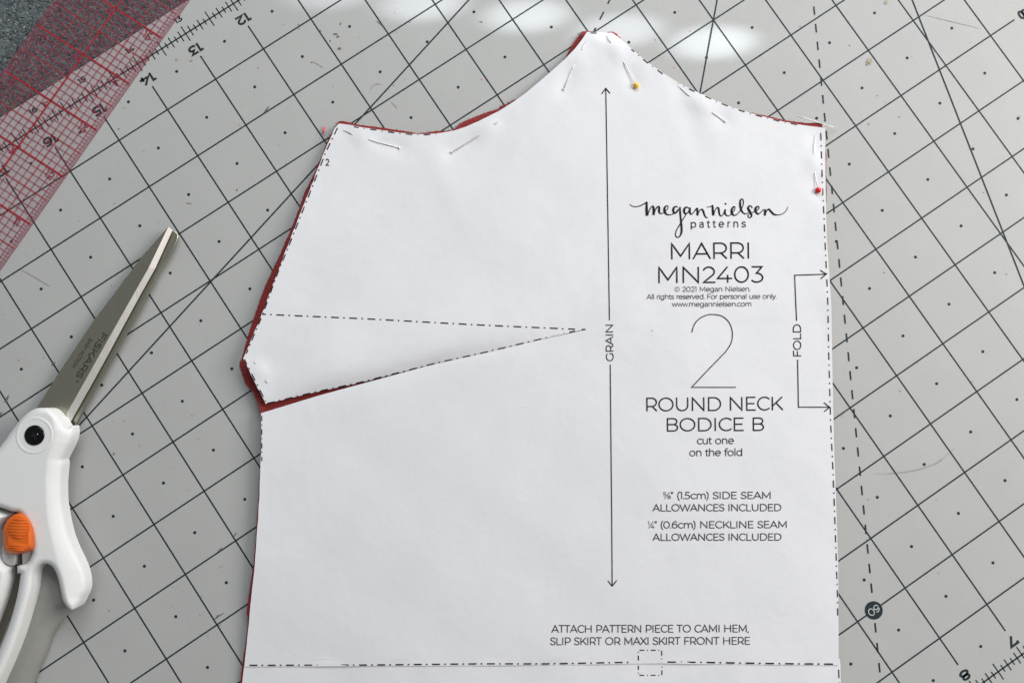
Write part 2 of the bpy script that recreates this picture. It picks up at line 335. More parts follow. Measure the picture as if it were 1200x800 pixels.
pr = Print(lambda x, y: grid(x, y, Z1 + 0.00005))
for deg, rmax in ((15, 22.5), (45, 23), (75, 17.4)):
    pr = Print(lambda x, y: grid(x, y, Z1 + 0.00005)); a = math.radians(deg); pr.stroke([(.6 * math.cos(a), .6 * math.sin(a)), (rmax * math.cos(a), rmax * math.sin(a))], LW); pr.build('angle_line', 'mat_ink', cm)
pr = Print(lambda x, y: grid(x, y, Z1 + 0.00007))
a = math.radians(60); r0 = 9.645
for k in range(-26, 28):
    s = r0 + k * 0.3285
    if 0.6 < s < 19.3 and abs(s + .08 - 17.32) > .2: pr.stroke([(s * math.cos(a), s * math.sin(a)), ((s + .158) * math.cos(a), (s + .158) * math.sin(a))], 0.026)
a = math.radians(30)
for k in range(-22, 45):
    s = 7.575 + k * 0.3285
    if 0.6 < s < 22: pr.stroke([(s * math.cos(a), s * math.sin(a)), ((s + .158) * math.cos(a), (s + .158) * math.sin(a))], 0.026)
tag(pr.build('dashed_angle_lines', 'mat_ink', cm), None, None, kind='stuff')
pr = Print(lambda x, y: grid(x, y, Z1 + 0.00009))
pr.blob(8.66, 15.0, .152, n=28); o60 = pr.build('angle_badge', 'mat_ink', cm)
pr = Print(lambda x, y: grid(x, y, Z1 + 0.00013)); text_at(pr, '60', (8.66, 15.0), (1, 0), (0, 1), .125, .0135); pr.build('badge_numeral', 'mat_light_ink', o60)
def numeral(t, c, rv, uv, cap, wd): pr = Print(lambda x, y: grid(x, y, Z1 + 0.00004)); text_at(pr, t, c, rv, uv, cap, wd, 1.14); pr.build('numeral', 'mat_ink', cm)
for n in range(1, 23):
    numeral(str(n), (n, 0.335), (1, 0), (0, 1), .18, .039); numeral(str(n), (n, 16.73), (1, 0), (0, 1), .18, .039); numeral(str(n), (n - .02, -0.29), (-1, 0), (0, -1), .105, .022)
for n in range(1, 17): numeral(str(n), (0.27, n), (0, 1), (-1, 0), .18, .039)
def P(u, v): return at(u, v, Z1 + 0.00016)
marks = {k: Print(P) for k in ('stain_tan', 'stain_brown', 'stain_pink', 'stain_graphite', 'scuff')}
mk = marks['stain_tan']
for x, y, rx, ry in [(1019, 72, 3.6, 3.4), (1016.5, 75, 2, 2), (1038.5, 3, 2.2, 2.6), (1195, 137, 1.3, 1.6), (1018.5, 145, 1, 1.2), (1054.5, 137, 1, .8), (938, 31, .9, .7), (1036.5, 319, 1, .8), (996, 53, .9, .6), (224, 71, 1.6, 1), (207, 70, 1, 1.4), (350, 33, 1.2, .8), (222, 238, 4, .7), (1180, 321, .9, .7), (1140, 447, .8, .6)]: mk.blob(x, y, rx, ry, 11, .3)
mk = marks['stain_brown']
for x, y, rx, ry in [(393, 40, 2.6, .8), (396, 43, 2, 1.0), (399, 28, .8, 1.6), (398, 57, 2, 1.3), (387, 48, .9, .9), (376, 36, .7, .9), (480, 25.5, 1.1, .8), (564.5, 26, .8, .8), (562.5, 25.3, .6, .6), (133.5, 531.5, 1, 1.3), (139, 151, .7, .7), (365.5, 73, .9, .8), (134, 238.5, .7, .6), (277.5, 222.5, .7, .7), (230, 350, .5, .5), (127.8, 715, .7, .7), (258, 732, .6, .8), (350, 29, .8, .6), (1038, 120, .5, .4), (1069, 66, .5, .4), (278, 223, .6, .6), (332.7, 29, .5, .5), (302.5, 79.5, .6, .6), (1075, 425, .5, .5), (1055, 458, .7, .6), (1150, 625, .5, .5), (145, 493, .6, .5), (1018, 585, .8, .5), (1100, 671, .5, .5), (1098, 585, .6, .4)]: mk.blob(x, y, rx, ry, 9, .3)
mk.stroke([(367, 72.5), (373, 76), (378.5, 79.5)], .4); mk.stroke([(458.5, 119.5, .2), (463, 124, .5), (466, 127.5, .2)], .4)
mk = marks['stain_pink']
for x, y, rx, ry in [(225.3, 486, 1.0, .8), (564.8, 92.8, 1, .8), (768.8, 46.5, .8, .9), (281, 146, 1, .5), (22, 421.5, 1.6, .5), (1153.5, 225.3, 1, .8), (790, 79, .8, .6), (244, 740, .9, .7), (164, 522, .6, 1.6), (809.5, 36.2, .9, .6)]: mk.blob(x, y, rx, ry, 9, .2)
mk = marks['stain_graphite']
for q in [[(310, 132, 1.8), (312.5, 128.5, 1.7), (315.5, 124, .4)], [(6.5, 471, 2.6), (8.5, 466, 1.8), (10.5, 462.5, .4)], [(0, 486, 2.2), (2.5, 482, .5)], [(61, 427.5, 2.2), (64.5, 424, .7)], [(274, 628, .4), (276.8, 624, 1.2)], [(250, 727, .5), (254.5, 722.5, 1.2), (262.5, 717.5, .4)], [(252.5, 724.5, .4), (256, 720, .9)], [(441, 24.5, .3), (446.5, 28.5, .9), (450.5, 33, .4)], [(255, 645.5, .3), (260, 641, .9)]]: mk.stroke(q, 1)
for i in range(240):
    u, v = random.uniform(-10, 1215), random.uniform(-10, 815)
    if random.random() < .55: u = random.uniform(0, 520); 
    rr = random.choice((.25, .3, .35, .45)); marks[random.choice(('stain_graphite', 'stain_brown', 'scuff', 'stain_tan', 'scuff'))].blob(u, v, rr * random.uniform(1, 1.6), rr, 7, .3, random.uniform(0, 3))
mk = marks['scuff']
mk.stroke(smooth([(24, 315.5, .4), (33, 320, .8), (45, 327, 1.0), (58, 335, .5)]), .8); mk.stroke([(1085, 18, .3), (1115, 25, .7), (1150, 33.5, .3)], .7)
mk.stroke(smooth([(434.5, 106, .5), (436.5, 101, 1.0), (441, 98, 1.3), (446.5, 98.5, .5)]), 1); mk.stroke([(255, 665, .4), (262, 662, .7)], .6)
for k in marks: tag(marks[k].build('surface_marks', k, cm), None, None, kind='stuff')
# ================================================================== CLEAR RULER
RO = Vector((17.938, 1.848)); RDV = (Vector((12.593, -.482)) - RO).normalized(); RP = Vector((-RDV.y, RDV.x))   # along, and across towards the felt
if RP.dot(Vector((14.612, -1.819)) - RO) < 0: RP = -RP
ZR = 0.00045
def rul(s, t, z=ZR): q = RO + RDV * s + RP * t; return grid(q.x, q.y, z)
ruler = thing('clear_ruler', 'clear plastic ruler with red grid lines lying across the mat corner', 'ruler')
s0, s1, W = -10.97, 7.03, 2.03; vs = []; ch = .012
for z, i in ((ZR - .00019, 0), (ZR + .0001, 0), (ZR + .0002, ch)):
    vs += [rul(s0 + i, i, z), rul(s1 - i, i, z), rul(s1 - i, W - i, z), rul(s0 + i, W - i, z)]
fs = [(0, 1, 2, 3), (11, 10, 9, 8)] + [(k + j, k + (j + 1) % 4, k + 4 + (j + 1) % 4, k + 4 + j) for k in (0, 4) for j in range(4)]
o = pymesh('acrylic_sheet', vs, fs, 'ruler_acrylic', ruler); bm = bmesh.new(); bm.from_mesh(o.data); bmesh.ops.recalc_face_normals(bm, faces=bm.faces); bm.to_mesh(o.data); bm.free()
zi = .00030
fine = Print(lambda s, t: rul(s, t, zi), .5); heavy = Print(lambda s, t: rul(s, t, zi + .00004), .5)
vis0, vis1 = -10.97, 7.03
OFF = -0.03                                                   # inch marks at s = k + OFF
k = int(math.floor(vis0 * 8))
for j in range(int(vis0 * 8), int(vis1 * 8) + 1):
    s = j / 8 + OFF
    if s < vis0 + .01 or s > vis1 - .01: continue
    if j % 8 == 0: heavy.stroke([(s, .03), (s, W - .03)], .027)
    elif j % 4 == 0: heavy.stroke([(s, .03), (s, W - .03)], .014)
    else: fine.stroke([(s, .03), (s, W - .03)], .0092)
for j in range(1, 16):
    t = .015 + j / 8
    if j == 8: heavy.stroke([(vis0, t), (vis1, t)], .026)
    elif j % 4 == 0: heavy.stroke([(vis0, t), (vis1, t)], .013)
    else: fine.stroke([(vis0, t), (vis1, t)], .0092)
for t0, t1 in ((.03, .14), (W - .14, W - .03)):
    for j in range(int(vis0 * 16), int(vis1 * 16)):
        if j % 2: fine.stroke([(j / 16 + OFF, t0), (j / 16 + OFF, t1)], .008)
        for q in (.333, .667): fine.stroke([((j + q) / 16 + OFF, t0), ((j + q) / 16 + OFF, t0 + .06)] if t0 < 1 else [((j + q) / 16 + OFF, t1 - .06), ((j + q) / 16 + OFF, t1)], .005)
for t in (.012, W - .012): fine.stroke([(vis0, t), (vis1, t)], .010)
for j in range(-9, 7):
    n = j + 10; s = j + OFF
    if 1 <= n <= 17:
        text_at(fine, str(n), (s - .10, .27), (0, -1), (1, 0), .14, .016); text_at(fine, str(18 - n), (s - .10, W - .25), (0, -1), (1, 0), .14, .016)
    if j + 1 > 0: text_at(fine, str(j + 1), (s - .10, 1.07), (0, -1), (1, 0), .12, .018)
tag(fine.build('red_grid', 'ruler_ink', ruler), None, None, kind='stuff'); tag(heavy.build('inch_lines', 'ruler_ink_heavy', ruler), None, None, kind='stuff')
# ================================================================== PAPER AND CLOTH: heights over the mat, in picture points
LEFT = [(397.5, 145), (392.5, 150), (380, 177.5), (365, 217.5), (350, 255), (332.5, 300), (306.2, 370), (285, 420), (311.2, 473), (306, 484), (303, 600), (292.5, 720), (285.5, 800)]
SLIT = [(313, 473), (367.5, 460), (420, 448.8), (465, 437.5), (510, 426), (560, 415), (620, 400.8), (683, 386.3)]
SLOW = [(686, 386.4), (620, 401.05), (560, 415.25), (510, 426.35), (485, 432.9), (435, 446.6), (400, 456), (372.5, 463.6), (335, 475), (306, 484)]
def interp(tab, x, ix, iy):
    if x <= tab[0][ix]: return tab[0][iy]
    for a, c in zip(tab, tab[1:]):
        if x <= c[ix]: return a[iy] + (c[iy] - a[iy]) * (x - a[ix]) / (c[ix] - a[ix] + 1e-9)
    return tab[-1][iy]
PINS = [  # head, visible run ends, hidden run, tip ; (u, v)
 dict(h=(468.5, 173.3), a=(432, 163.8), b=(413, 157), t=(402, 152.3), kind='flat', label='steel pin nearest the left shoulder corner of the white pattern'),
 dict(h=(528.8, 179.2), a=(563, 157.5), b=(579.5, 145.5), t=(587, 140), kind='flat', label='steel pin slanting up beside the red cloth at the armhole curve'),
 dict(h=(660, 105.5), a=(673, 77), b=(682, 59), t=(688, 46.5), kind='flat', label='steel pin on the left side of the narrow strap tip'),
 dict(h=(744.8, 99), a=(731, 73), b=(716, 50), t=(711, 41.5), kind='yellow', label='pin with a yellow ball head below the narrow strap tip'),
 dict(h=(850.3, 142.7), a=(835, 132), b=(808, 112.5), t=(794, 100), kind='flat', label='steel pin along the sloping neckline edge on the right'),
 dict(h=(958.6, 221.5), a=(955, 202.5), b=(953.3, 180), t=(955.5, 157.3), kind='red', label='pin with a red ball head along the right fold edge'),
 dict(h=(312.8, 446.5), a=(312, 445), b=(299.5, 425.5), t=(298.3, 423.5), kind='hidden', label='pin almost hidden under the paper at the left dart corner')]
def seg_d(u, v, a, c):
    dx, dy = c[0] - a[0], c[1] - a[1]; t = max(0, min(1, ((u - a[0]) * dx + (v - a[1]) * dy) / (dx * dx + dy * dy))); return math.hypot(u - a[0] - t * dx, v - a[1] - t * dy)
def below_slit(u, v): return v > interp(SLIT, u, 0, 1) + .25
def zpaper(u, v, side=None):
    z = 3.0 + .35 * math.sin(u * .013 + 1.3 + .004 * v) * math.cos(v * .0105 + .5) + .22 * math.sin(u * .031 - v * .017) * math.sin(v * .024 + 1) + .12 * math.sin(u * .06 + v * .041)
    d = u - interp(LEFT, v, 1, 0)
    if v > 130: z += 2.2 * math.exp(-max(0, d) / 55) * min(1, (v - 130) / 150) * (1.0 if v < 650 else max(.25, 1 - (v - 650) / 160))
    z += 1.0 * math.exp(-((v - 345) / 30) ** 2) * math.exp(-max(0, 972 - u) / 18)
    # gentle folds running from the strap and the armhole pins
    z += .35 * math.exp(-((u - 500 - (v - 170) * .5) / 16) ** 2) * math.exp(-((v - 200) / 60) ** 2) + .35 * math.exp(-((u - 640 + (v - 110) * .55) / 14) ** 2) * math.exp(-((v - 140) / 60) ** 2)
    z -= .3 * math.exp(-((u - 800 - (v - 120) * .35) / 12) ** 2) * math.exp(-((v - 150) / 45) ** 2)
    if u < 690:
        low_ = below_slit(u, v) if side is None else side; s = interp(SLIT, u, 0, 1) - v; am = max(0, min(1, (690 - u) / 190)) * max(.5, min(1, (u - 240) / 150)); a2 = max(0, min(1, (500 - u) / 180))
        if not low_: s = max(s, 0); z += a2 * .75 + am * 2.3 * (s / 27) * math.exp(1 - s / 27)
        else: z += -.3 * a2 + am * .9 * math.exp(s / 50) * (1 - math.exp(s / 12))
    if v < 480:
        for p in PINS:
            if seg_d(u, v, p['h'], p['t']) < 40:
                for q0, q1, k in ((p['h'], p['a'], -.75), (p['a'], p['b'], .95), (p['b'], p['t'], -.6)):
                    dd = seg_d(u, v, q0, q1); z += k * math.exp(-(dd / 7.5) ** 2)
    return max(z, 1.6) * MM
def poly_dist(outline, gx, gy):
    gx = np.array(gx, float); gy = np.array(gy, float); ins = np.zeros(len(gx), bool); md = np.full(len(gx), 1e9); n = len(outline)
    for i in range(n):
        (ax, ay), (bx, by) = outline[i], outline[(i + 1) % n]; dx, dy = bx - ax, by - ay
        if abs(dx) + abs(dy) < 1e-9: continue
        if ay != by: ins ^= ((ay > gy) != (by > gy)) & (gx < dx * (gy - ay) / dy + ax)
        t = np.clip(((gx - ax) * dx + (gy - ay) * dy) / (dx * dx + dy * dy), 0, 1); md = np.minimum(md, np.hypot(gx - ax - t * dx, gy - ay - t * dy))
    return ins, md
def sheet(name, outline, zf, step, mat, parent, thick, off=0.0, holes=()):
    us = [p[0] for p in outline]; vs_ = [p[1] for p in outline]; pts = [Vector(p) for p in outline]; n = len(pts)
    edges = [(i, (i + 1) % n) for i in range(n)]
    y = min(vs_); row = 0
    gx = []; gy = []
    while y < max(vs_):
        x = min(us) + (step / 2 if row % 2 else 0)
        while x < max(us): gx.append(x); gy.append(y); x += step
        y += step * .87; row += 1
    ins, md_ = poly_dist(outline, gx, gy)
    pts += [Vector((x, y)) for x, y, i_, d_ in zip(gx, gy, ins, md_) if i_ and d_ > step * .4]
    V, E, F, _, _, _ = delaunay_2d_cdt(pts, edges, [tuple(range(n))], 1, 1e-4)
    bm = bmesh.new(); bv = [bm.verts.new(at(q.x, q.y, zf(q.x, q.y))) for q in V]
    for f in F:
        if len(set(f)) == 3:
            a, b_, c = (bv[i].co for i in f); up = (b_ - a).cross(c - a).z
            if abs(up) > 1e-14: bm.faces.new([bv[i] for i in (f if up > 0 else reversed(f))])
    me = bpy.data.meshes.new(name); bm.to_mesh(me); bm.free(); o = link(name, me, mat, parent, True)
    md = o.modifiers.new('thickness', 'SOLIDIFY'); md.thickness = thick; md.offset = -1
    es = o.modifiers.new('crisp_edges', 'EDGE_SPLIT'); es.split_angle = math.radians(40)
    return o
def ragged(path, amp, step=4.0):                              # a hand-cut edge: small steps along a polyline
    out = []
    for a, c in zip(path, path[1:]):
        L = math.hypot(c[0] - a[0], c[1] - a[1]); n = max(1, int(L / step))
        for i in range(n): t = i / n; out.append((a[0] + (c[0] - a[0]) * t + random.uniform(-amp, amp), a[1] + (c[1] - a[1]) * t + random.uniform(-amp, amp)))
    out.append(path[-1]); return out
TOPL = [(688, 37.5), (682.5, 46), (674, 57), (662.5, 69), (640, 89), (615, 110), (600, 120.5), (585, 130), (560, 142.5), (546, 148.5), (532.5, 153), (516, 156), (500, 157.3), (484, 157), (467.5, 155.5), (445, 152.2), (425, 149.5), (410, 146.5), (397.5, 145)]
TOPR = [(967, 150), (962.5, 149.5), (940, 146.6), (917.5, 142.5), (900, 138), (880, 132.6), (857.5, 125.5), (838, 117.5), (821, 109.7), (806, 102.5), (795, 97), (777.5, 86), (760, 73.8), (749, 65), (738.8, 56), (728, 46.5), (717.5, 38.8), (703, 38.2), (688, 37.5)]
RIGHT = [(982.8, 779), (982.6, 720), (982.3, 660), (980.3, 600), (977.4, 520), (975.6, 440), (974.4, 360), (971.8, 320), (969, 280), (968, 247), (967.4, 200), (967, 150)]
HEM = [(286.6, 780.6), (350, 780.4), (430, 780), (520, 779.6), (600, 779.2), (690, 778.2), (750, 777), (772, 776.8), (830, 777.8), (900, 778.4), (982.8, 779)]
LUP = LEFT[:9]; LLO = [(306, 484), (306.2, 520), (304.8, 560), (303, 600), (298.5, 660), (292.5, 720), (286.6, 780.6)]
outline = TOPL[:-1] + ragged(LUP, .35)[:-1] + [(311.2, 473)] + SLIT[1:] + SLOW[:-1] + ragged(LLO[:1] + LLO[1:], .3, 8)[:-1] + HEM[:-1] + RIGHT[:-1] + TOPR[:-1]
paper = thing('pattern_paper', 'large white paper bodice pattern printed with black lettering, pinned over red cloth', 'sewing pattern')
sheet('paper_sheet', outline, zpaper, 8.0, 'paper', paper, 0.00011)
nexts = tag(sheet('paper_strip', [(283.6, 801), (281, 860), (270, 1000), (1010, 1000), (992, 860), (985.4, 800), (985, 778.8), (984, 771), (900, 766), (600, 766), (287.5, 768)], lambda u, v: zpaper(u, 782) - .00038, 9, 'paper', None, 0.00011), 'white paper strip continuing below the dash-dot hem line of the pattern', 'sewing pattern')
# cloth under the paper
def zcloth(u, v): return max(min(zpaper(u, v, True), zpaper(u, v, False)) - .0012, .0009)
CL = [(689, 36.3), (682.3, 37.3), (676, 45), (670, 54), (664, 66), (650, 84), (628, 103), (612, 114), (603, 117), (596, 121), (587.5, 124), (585, 127.6), (572, 131.5), (560, 135.8), (548, 140.5), (540, 144.5), (534.5, 149), (532, 152.2), (522, 153.6), (512, 153.8), (500, 155.2), (490, 156.2), (470, 153.2), (445, 149.3), (420, 146.4), (408, 142.8), (397.3, 142),
      (394.5, 146), (386, 160), (378, 180), (370, 199), (364, 211), (357, 226), (350, 245), (344.5, 260), (336, 280), (327, 300), (318.5, 318), (309.5, 338), (301, 362), (292.5, 386), (287, 407), (283, 421), (280.3, 426), (283, 436), (287.2, 448), (291.5, 454), (296, 458), (299, 465), (302.5, 473), (305.6, 482), (308, 486), (309, 520), (304.2, 560), (300.8, 610), (299, 640), (297.2, 660), (293.4, 685), (290.2, 705), (288.8, 717), (290.6, 726), (288.4, 750), (283.8, 778), (281.2, 801), (276, 860), (264, 995), (1008, 995), (988, 860), (981, 780), (979, 660), (974, 500), (970, 360), (967.2, 280), (968.6, 232), (968.2, 180), (964.5, 152), (962.8, 144.4), (940, 143.9), (917.5, 140.6), (900, 136.2), (882, 132.4), (862, 129.5), (830, 117), (800, 103), (775, 87), (752, 70), (733, 51.5), (722.5, 40), (717.5, 37.2), (703, 38.8)]
cloth = sheet('red_cloth', ragged(CL + CL[:1], .35, 3.0)[:-1], zcloth, 8.5, 'red_cloth', None, 0.0011)
tag(cloth, 'dark red woven cloth showing as a rim along the pattern edges', 'fabric')
fz = Print(lambda u, v: Vector((u, v, 0)))                     # frayed threads along the cut edge
vs = []; fs = []
for i in range(330):
    k = random.randrange(26, 66) if random.random() < .55 else random.randrange(0, 26); a, c = CL[k], CL[k + 1]; t = random.random()
    u, v = a[0] + (c[0] - a[0]) * t, a[1] + (c[1] - a[1]) * t; dx, dy = c[0] - a[0], c[1] - a[1]; L = math.hypot(dx, dy); nx, ny = -dy / L, dx / L
    if (u + nx * 8 - 620) ** 2 + (v + ny * 8 - 400) ** 2 < (u - 620) ** 2 + (v - 400) ** 2: nx, ny = -nx, -ny
    l = random.uniform(.5, 1.9); z = zcloth(u, v) - random.uniform(.0002, .0009); q = random.uniform(-.8, .8); b0 = len(vs)
    e = (u + nx * l + dx / L * q, v + ny * l + dy / L * q); wd = .22
    vs += [at(u - dx / L * wd, v - dy / L * wd, z), at(u + dx / L * wd, v + dy / L * wd, z), at(e[0] + .1, e[1], max(.0003, z - .0003)), at(e[0] - .1, e[1], max(.0003, z - .0003))]; fs.append((b0, b0 + 1, b0 + 2, b0 + 3))
tag(pymesh('frayed_threads', vs, fs, 'red_cloth', cloth), None, None, kind='stuff')
# ------------------------------------------------------------------ print on the pattern
def PP(u, v): return at(u, v, zpaper(u, v) + .00016)
def PPs(u, v): return at(u, v, zpaper(u, 782) - .00038 + .00014)
def PPu(u, v): return at(u, v, zpaper(u, v, False) + .00016)
pr = Print(PP, 6)
def line(s, x0, x1, y0, y1, cap, wd, track=0, upv=None):
    pr = Print(PP, 6); text(pr, s, (x0, y0), (x1, y1), cap, wd * (1.16 if cap > 7 else 1.0), track=track, upv=upv); pr.build('text_line', 'ink' if cap > 9.5 else 'ink_grey', paper)
line('MARRI', 786.6, 878, 304.2, 303.2, 19.6, 1.5); line('MN2403', 771.6, 894.8, 332, 331.2, 19.6, 1.5)
line('ROUND NECK', 757.6, 918, 482, 480.6, 16.4, 1.3); line('BODICE B', 781.6, 895.6, 505.4, 504.6, 15.9, 1.3)
line('patterns', 809.6, 874.2, 267, 266.4, 9.2, .95, track=.42)
line('@ 2021 Megan Nielsen.', 790.5, 879.4, 341.8, 341.4, 6.0, .62); line('All rights reserved. For personal use only.', 757.8, 910.2, 350.6, 350.0, 6.0, .62); line('www.megannielsen.com', 787.4, 880.6, 359.3, 359.0, 6.0, .62)
line('cut one', 817, 860.2, 520.4, 520.1, 9.0, .85); line('on the fold', 808, 869.8, 534.4, 534.0, 8.9, .85)
line('*" (1.5cm) SIDE SEAM', 777, 903.2, 584.6, 584.2, 8.6, .85); line('ALLOWANCES INCLUDED', 764.8, 915.7, 598.9, 598.5, 8.6, .85)
line('+" (0.6cm) NECKLINE SEAM', 759, 922, 618.9, 618.4, 8.6, .85); line('ALLOWANCES INCLUDED', 764.8, 915.9, 633.3, 633.0, 8.6, .85)
line('ATTACH PATTERN PIECE TO CAMI HEM,', 646.3, 877.6, 741, 740.4, 9.2, .85); line('SLIP SKIRT OR MAXI SKIRT FRONT HERE', 644.8, 879.2, 755.4, 754.8, 9.2, .85)
line('GRAIN', 719.4, 718.6, 423, 380.3, 9.2, .95, upv=(-1, 0)); line('FOLD', 939.3, 938.8, 417.3, 379.8, 9.6, .95, upv=(-1, 0))
line('2', 381.4, 386, 194.2, 194.2, 8.2, .9)
pr = Print(PP, 4)
pr.stroke(smooth([(810.8, 389.5), (813.5, 380.5), (820, 373), (829, 368.9), (836.5, 368.4), (846, 370.3), (854, 377), (858, 387), (858, 397), (855.5, 404.5), (850, 412.5)], 4) + [(830, 433), (810.5, 453.6), (862.4, 453.6)], 1.05)
pr.build('size_numeral', 'ink', paper)
for name, strokes in (('grain_arrow', [[(710, 104), (711.7, 210), (713, 290), (714.3, 375)], [(705.1, 110), (710, 103.6), (715, 109.6)]]), ('grain_arrow', [[(715.2, 427), (716, 510), (716.9, 600), (717.5, 685.5)], [(712.4, 680), (717.5, 686.2), (722.9, 679.6)]]),
                      ('fold_arrow', [[(967.6, 321.2), (931.3, 322.4), (933.6, 375.8)], [(961.3, 316.4), (968.2, 321.2), (961.7, 326.6)]]), ('fold_arrow', [[(934.8, 421.2), (935.8, 476.8), (972, 476.8)], [(965.6, 471.5), (972.4, 476.8), (966, 482)]])):
    pr = Print(PP, 8)
    for q in strokes: pr.stroke(q, 1.15)
    pr.build(name, 'ink', paper)
pr = Print(PP, 6); DD = (9.2, 5.0, 1.8, 5.4)
dashes(pr, [(395.6, 150), (382, 178), (366.6, 217.5), (351.6, 255), (334.6, 298), (327.6, 314), (307.6, 369), (288.6, 414)], (8.4, 4.8, 1.7, 5.1), 1.3)
dashes(pr, [(286.6, 421), (311.3, 470)], DD, 1.2, 3)
dashes(pr, [(962, 156), (964, 217), (965.5, 247.5), (967.3, 290), (970.2, 350), (971.2, 407.5), (973.6, 495), (976.4, 552), (979, 620), (981.6, 700), (981.9, 724)], (8.6, 5.5, 1.7, 5.6), 1.15)
dashes(pr, [(307.5, 368), (430, 373.4), (560, 380.5), (674, 385.6)], DD, 1.35, 5); pr.stroke([(682, 385.7), (686.5, 385.9)], 1.2)
dashes(pr, [(292.5, 778.9), (430, 778.6), (560, 777.2), (640, 777.2), (740, 775.4)], DD, 1.55); dashes(pr, [(782.2, 775.2), (830, 775.6), (900, 776.8), (977, 777.6)], (10, 5.4, 1.8, 5.8), 1.7)
dashes(pr, [(748.2, 775.6), (748.2, 761.3), (775.6, 761.3), (775.6, 775.4)], (1, 3.4, 5.6, 3.3), 1.2, 2)
dashes(pr, [(306.9, 487), (306.9, 540)], (6, 4, 1, 5), 1.1)
for path, ph in (([(415, 148.2), (425, 150), (445, 152.6), (467.5, 156), (484, 157.4), (500, 157.7), (516, 156.4)], 2), ([(795, 97.4), (806, 102.9), (821, 110.1), (838, 117.9), (857.5, 125.9), (880, 133), (900, 138.4), (917.5, 142.9), (940, 146.9)], 7), ([(692, 38.4), (714, 39)], 0), ([(740, 57.6), (760, 74.4), (777, 86.6)], 3)):
    dashes(pr, [(a, b_ + .3) for a, b_ in path], (7.5, 6.2, 1, 6.4), 1.0, ph)
tag(pr.build('cutting_lines', 'ink', paper), None, None, kind='stuff')
pr = Print(PPu, 6); dashes(pr, [(u, v - .55) for u, v in SLIT[:-1]] + [(674, 387.6)], DD, 1.25, 0); tag(pr.build('dart_line', 'ink', paper), None, None, kind='stuff')
pr = Print(PPs, 8); dashes(pr, [(748.2, 779.5), (748.2, 790.6), (775.8, 790.6), (775.8, 779.5)], (5.6, 3.3, 1, 3.4), 1.2, 1); dashes(pr, [(983, 784), (983.5, 800), (986, 850)], (10, 5, 1, 5), 1.2)
tag(pr.build('matching_mark', 'ink', nexts), None, None, kind='stuff')
M1 = [[(40, 135, 8), (60, 157, 10), (110, 170, 12), (170, 162, 14), (230, 135, 17), (285, 103, 22)], [(277, 105, 26), (274, 200, 40), (281, 297, 42)], [(290, 290, 14), (315, 215, 14), (345, 172, 18), (366, 166, 26), (373, 205, 36), (372, 288, 36)], [(378, 285, 12), (400, 210, 14), (428, 172, 18), (449, 174, 28), (449, 225, 34), (457, 257, 24), (482, 268, 14), (512, 253, 12), (550, 222, 12), (575, 190, 12), (572, 163, 13), (548, 160, 18), (527, 190, 32), (527, 235, 36), (547, 270, 28), (588, 285, 16), (638, 275, 12), (684, 248, 13), (718, 210, 14)], [(712, 178, 14), (690, 166, 16), (657, 186, 30), (649, 230, 34), (668, 262, 24), (702, 245, 14), (728, 200, 14)],
 [(742, 172, 22), (746, 250, 28), (755, 350, 28), (765, 450, 32), (764, 530, 30), (742, 583, 18), (707, 601, 16), (681, 572, 16), (690, 512, 14), (730, 440, 14), (775, 365, 14), (820, 292, 12), (838, 262, 12)], [(868, 193, 14), (840, 176, 18), (809, 195, 32), (802, 240, 34), (825, 272, 22), (856, 250, 14), (878, 205, 14)], [(885, 182, 24), (881, 240, 32), (896, 275, 20), (926, 260, 12), (958, 218, 14), (984, 190, 22)], [(986, 186, 30), (990, 294, 32)], [(995, 280, 12), (1020, 225, 14), (1048, 206, 20), (1069, 228, 28), (1084, 276, 26), (1108, 320, 18), (1140, 322, 12)]]
M2 = [[(-22, 175, 10), (20, 173, 12), (50, 160, 16), (66, 150, 18)], [(62, 150, 24), (65, 220, 34), (72, 294, 34)], [(80, 285, 12), (100, 215, 12), (128, 182, 18), (148, 202, 30), (156, 265, 26), (178, 302, 16), (206, 285, 12), (234, 220, 12)], [(240, 205, 22), (235, 255, 30), (255, 290, 20), (292, 298, 12), (335, 262, 12), (372, 212, 13), (376, 174, 13), (352, 177, 24), (330, 220, 34), (336, 265, 34), (366, 292, 20), (408, 275, 12), (452, 222, 12), (488, 155, 14), (496, 92, 16), (476, 62, 16), (452, 86, 26), (450, 150, 32), (465, 215, 30), (496, 260, 20), (540, 270, 12), (572, 245, 10)], [(622, 192, 12), (602, 161, 16), (571, 165, 24), (562, 195, 34), (588, 240, 34), (610, 285, 28), (601, 318, 20), (575, 323, 16), (560, 300, 14), (582, 268, 12), (645, 242, 10), (702, 208, 14), (716, 177, 14), (695, 165, 18), (666, 195, 34), (668, 240, 34), (700, 272, 22), (740, 250, 12), (778, 208, 14)], [(800, 205, 28), (797, 294, 34)], [(803, 280, 12), (825, 225, 16), (855, 208, 26), (890, 245, 30), (930, 280, 26), (985, 285, 14), (1050, 268, 11), (1100, 220, 9), (1124, 172, 9)]]
pr = Print(PP, 3)
for ox, M in ((735, M1), (830, M2)):
    for s in M: pr.stroke(smooth([(ox + x / 12, 228 + y / 12, wd / 12 * .92) for x, y, wd in s], 4), 1)
pr.blob(830 + 245 / 12, 228 + 130 / 12, 1.15); pr.build('script_logo', 'ink', paper)
pr = Print(PP, 8)
for u, v, r_ in [(764.3, 387.3, .6), (574, 217, .3), (616.5, 477.5, .35), (345, 767, .3)]: pr.blob(u, v, r_, None, 8, .3)
tag(pr.build('specks', 'ink_grey', paper), None, None, kind='stuff')
